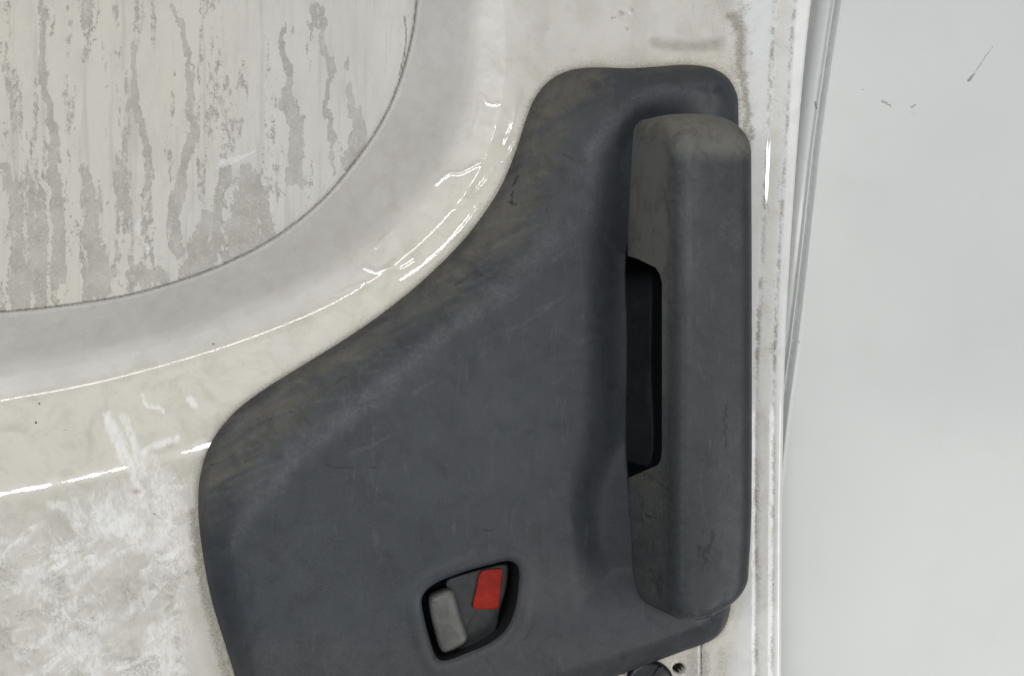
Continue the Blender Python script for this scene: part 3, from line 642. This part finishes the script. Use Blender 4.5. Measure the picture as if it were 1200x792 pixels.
# --- grab handle: lofted along its length
stn = np.r_[143.0 + np.array([0, .4, 1, 2, 3.2, 5, 7, 9.5, 12.5, 16, 20]), np.arange(165, 297, 1.8), np.array([298, 300, 301, 303, 305, 307, 309, 311, 313, 315, 317, 320, 323, 326, 330, 334]),
            np.arange(337, 512, 1.8), np.array([514, 518, 521, 524, 527, 530, 533, 536, 539, 542, 545, 548, 551, 554, 556, 558, 560]), np.arange(562, 674, 1.8),
            694.0 - np.array([20, 16, 12.5, 9.5, 7, 5, 3.2, 2, 1, .4, 0])]
stn = np.unique(stn)
def rin(s, R): return R * (1 - np.sqrt(np.clip(1 - (1 - np.clip(s / R, 0, 1)) ** 2, 0, 1)))
hv = []; kin = None
for yy in stn:
    st_, sb_ = yy - 143.0, 694.0 - yy
    H = 150 - 1.5 * ((yy - 420) / 280) ** 2 * 3 - rin(st_, 42) - rin(sb_, 20)
    iL = max(rin(st_, 15), rin(sb_, 30)); iR = max(rin(st_, 46), rin(sb_, 34))
    B = np.interp(yy, [0, 300, 303, 313, 320, 330, 512, 524, 531, 557, 700], [14, 14, 40, 90, 101, 107, 107, 104, 97, 16, 14])
    XLf = 757 + iL; XLb = 731 + iL + (1.5 if yy > 600 else 0) + 5 * sst(560, 690, yy); XRf = 842 - iR - 3 * sst(560, 690, yy); XRb = 850 - iR * .9 - 5 * sst(560, 690, yy)
    rl, rr_ = 23.0, 26.0
    def XL(z): return lerp(XLb, XLf, (z - 14) / (150 - 14))
    def XR(z): return lerp(XRb, XRf, (z - 14) / (150 - 14))
    sec = []
    bl = 4.0
    sec += [(XL(B) + bl, B)] + [(XL(B + bl) + bl * (1 - math.sin(a)) * 1.0, B + bl * (1 - math.cos(a))) for a in np.linspace(.4, math.pi / 2, 4)]
    for z in np.linspace(B + bl + 1, H - rl, 14)[1:]: sec.append((XL(z), z))
    a0 = XL(H - rl)
    for a in np.linspace(0, math.pi / 2, 11)[1:]: sec.append((a0 + rl * (1 - math.cos(a)) + 1.5 * math.sin(a), H - rl + rl * math.sin(a)))
    xs, xe = sec[-1][0], XR(H - rr_) - rr_
    for t_ in np.linspace(0, 1, 30)[1:-1]: sec.append((lerp(xs, xe, t_), H + 3.0 * math.sin(math.pi * t_) ** .8 * .6))
    for a in np.linspace(0, math.pi / 2, 13): sec.append((xe + rr_ * math.sin(a), H - rr_ + rr_ * math.cos(a)))
    for z in np.linspace(H - rr_, B + bl, 8)[1:]: sec.append((XR(z), z))
    sec += [(XR(B) - bl, B)]
    for t_ in (0.25, 0.5, 0.75): sec.append((lerp(XR(B) - bl, XL(B) + bl, t_), B))
    sec = np.array(sec)
    shear = -0.33 * sst(590, 690, yy)
    hv.append(np.c_[sec[:, 0], yy + shear * (sec[:, 0] - 790), sec[:, 1]])
ns, mm = len(hv), len(hv[0]); c_t = hv[0].mean(0); c_b = hv[-1].mean(0)
hv = np.vstack(hv + [c_t[None], c_b[None]]); hf = []
for k in range(ns - 1):
    for i in range(mm):
        j = (i + 1) % mm; hf.append((k * mm + i, k * mm + j, (k + 1) * mm + j, (k + 1) * mm + i))
for i in range(mm):
    j = (i + 1) % mm; hf.append((j, i, ns * mm)); hf.append(((ns - 1) * mm + i, (ns - 1) * mm + j, ns * mm + 1))
ix, iy = img(hv[:, 0], hv[:, 1], hv[:, 2])
dust_light, wear_glint, dk, yel = zero(ix), zero(ix), zero(ix), zero(ix)
nz = 0.5 + 0.5 * (fbm(ix / 30, iy / 40, 3) - .5)
leftface = (1 - sst(744, 768, hv[:, 0])) * (1 - sst(118, 150, hv[:, 2]) * .6)
dust_light = np.maximum(dust_light, 1.05 * (1 - 0.5 * sst(300, 560, iy)) * leftface * (.5 + nz)); dust_light = np.maximum(dust_light, 1.25 * (1 - sst(155, 205, iy)))  # real dust, plus brightness painted onto the left face and top
yel = np.maximum(yel, (1 - sst(140, 168, iy)) * (ix < 840)); yel = np.maximum(yel, .5 * np.exp(-(((ix - 760) / 22) ** 2 + ((iy - 560) / 14) ** 2)))
stroke(wear_glint, ix, iy, [(795, 170), (797, 230), (798, 300)], 9, 7, .55, 1); stroke(wear_glint, ix, iy, [(797, 300), (800, 500), (799, 690)], 6, 5, .4, 1)  # highlight of the front left edge, painted in as pale lines
stroke(wear_glint, ix, iy, [(800, 178), (825, 165), (850, 168)], 16, 12, .5, 1)  # worn head, with the light on its rounded top painted in
hx = ix + 9 * (fbm(ix / 5, iy / 5, 4) - .5)
dk = np.maximum(dk, 0.26 * sst(.45, .72, fbm(ix / 30 + 8, iy / 55 + 2, 4)) * (hv[:, 2] > 120)); dk = np.maximum(dk, 0.28 * sst(.48, .62, fbm(ix / 16 + 3, iy / 40 + 7, 4)) * leftface * (iy > 540))
wear_glint = np.maximum(wear_glint, 0.7 * np.exp(-(((hv[:, 1] + 0.33 * (hv[:, 0] - 790) - 683) / 8) ** 2)) * (ix > 800)); wear_glint = np.maximum(wear_glint, 0.30 * sst(.5, .66, fbm(ix / 26 + 1, iy / 34 + 5, 4)) * (iy < 330) * (hv[:, 2] > 120))  # bottom rim's reflected light painted pale, then real wear on the upper front
for pts_, w, a in [([(853, 470), (850, 495), (851, 525)], 3, .9), ([(850, 500), (850, 510)], 3.5, .9), ([(835, 624), (834, 636), (830, 646)], 4, .9), ([(831, 640), (824, 648), (828, 657)], 8, .75), ([(828, 655), (824, 664), (820, 674)], 4, .6), ([(819, 639), (818, 652)], 3.5, .8), ([(838, 644), (846, 648), (842, 654)], 7, .45), ([(826, 618), (823, 630)], 6, .35),
                  ([(848, 645), (838, 650)], 5, .5), ([(856, 555), (852, 580)], 2, .55), ([(825, 300), (845, 340), (840, 350)], 5, .3), ([(826, 378), (840, 400)], 5, .35), ([(788, 235), (796, 262)], 5, .45), ([(793, 262), (790, 285)], 4, .4),
                  ([(755, 603), (768, 607)], 3, .7), ([(790, 610), (786, 650), (770, 700)], 8, .35), ([(762, 668), (775, 700)], 9, .4), ([(823, 625), (826, 615)], 4, .5), ([(832, 452), (834, 480)], 3, .35), ([(760, 555), (790, 580)], 4, .45)]:
    stroke(dk, hx, iy, pts_, w, w * .6, a, 1)
handle = mesh_obj('grab_handle', world(hv[:, 0], hv[:, 1], hv[:, 2], DORG), hf, M_handle, door, dict(dust_light=dust_light, wear_glint=wear_glint, dark=dk, yellow=yel))

# --- plug below the trim: a slotted cap in the skin
a_ = np.linspace(0, 2 * math.pi, 36, endpoint=False)
pc = q(762, 797, 2); CAP = np.c_[pc[0] + 27 * np.cos(a_), pc[1] + 23 * np.sin(a_)]
cap = slab('plug', CAP, -14, 6, M_plug, door, 5, 4, 2.0)
bar = np.array([(-3, -16), (3, -16), (3, 16), (-3, 16)], float); an = math.radians(35)
bar = bar @ np.array([[math.cos(an), math.sin(an)], [-math.sin(an), math.cos(an)]]) + np.array([pc[0] + 2, pc[1] - 2])
slot = slab('slot', catmull(bar, 4, True), 4, 8.8, M_cup, cap, .6, 2)

# ================================================================== thing 2: the white body panel behind the door's edge
BORG = (0.50, 0.03, -0.25)
BH = -62.0
body = empty('van_body_panel', BORG, 'clean white vehicle panel with a pressed double ridge, behind the right edge of the door', 'body panel')
RID = catmull(qs([(1030, -300), (998, -120), (977, 0), (960, 114), (951, 182), (938, 300), (926, 400), (910, 520), (894, 700), (880, 1000)], BH), 6)
x, y, F = grid(850, 1500, -260, 1060, 4.0)
xa = 850 + (x - 850) * 1.0
# finer columns near the ridge
ys = np.arange(-260, 1062, 2.6); rx = np.interp(ys, RID[:, 1], RID[:, 0])
us = np.r_[np.arange(-70, -12, 4.0), np.arange(-12, 16, 0.8), np.arange(16, 60, 4.0), np.arange(60, 560, 1.8)]
U, Yg = np.meshgrid(us, ys); Xg = U + np.interp(Yg, RID[:, 1], RID[:, 0])
hb_ = BH - 9 * sst(0, 26, -U - 1) + 3.2 * np.exp(-(U / 2.0) ** 2) - 7.0 * np.exp(-((U - 5) / 2.8) ** 2) + 1.3 * np.exp(-((U - 9.6) / 1.8) ** 2) - 3 * sst(17, 20, -U) + 1.5 * (fbm(Xg / 300, Yg / 300, 2) - .5)
hb_ += 2.0 * sst(0, 500, U)
i = np.arange(U.size).reshape(U.shape)
F = np.stack([i[:-1, :-1].ravel(), i[1:, :-1].ravel(), i[1:, 1:].ravel(), i[:-1, 1:].ravel()], 1)
x, y, hbf = Xg.ravel(), Yg.ravel(), hb_.ravel(); ix, iy = img(x, y, hbf)
dk = zero(ix); groove_shade = zero(ix)
groove_shade = np.maximum(groove_shade, 0.6 * np.exp(-((U.ravel() - 5) / 2.8) ** 2)); groove_shade = np.maximum(groove_shade, 0.18 * sst(1, 8, -U.ravel()) + 0.15 * sst(17, 20, -U.ravel()))  # shade of the groove and the falling slope, painted into the colour
for pts_, w, a in [([(1136, 94), (1146, 80), (1163, 55)], 3.6, .75), ([(1135, 95), (1142, 86)], 4.2, .9), ([(1034, 119), (1045, 125)], 4, .8), ([(1068, 126), (1074, 122)], 3.8, .8), ([(1011, 105), (1012, 106)], 3.6, .7), ([(955, 120), (957, 128)], 4.0, .8),
                  ([(1023, 114), (1024, 115)], 3, .55), ([(1090, 190), (1091, 191)], 3.2, .6), ([(1102, 183), (1103, 184)], 2.8, .6), ([(981, 153), (982, 155)], 3, .5), ([(1004, 169), (1005, 170)], 3, .5), ([(1045, 0), (1050, 7)], 3, .45),
                  ([(936, 400), (937, 403)], 3.4, .65), ([(972, 497), (980, 490)], 2.8, .45), ([(1100, 521), (1102, 523)], 3.4, .5), ([(1050, 709), (1056, 711)], 3.6, .5), ([(1195, 735), (1200, 732)], 3.6, .5), ([(951, 650), (953, 652)], 3.2, .45),
                  ([(1062, 134), (1071, 133)], 2.6, .5), ([(1165, 715), (1172, 713)], 3, .4), ([(1093, 8), (1096, 7)], 3, .45)]:
    stroke(dk, ix, iy, pts_, w, w * .6, a, 1)
panel = mesh_obj('painted_skin', world(x, y, hbf, BORG), F, M_body, body, dict(dark=dk, grime_shade=groove_shade))
print('done')
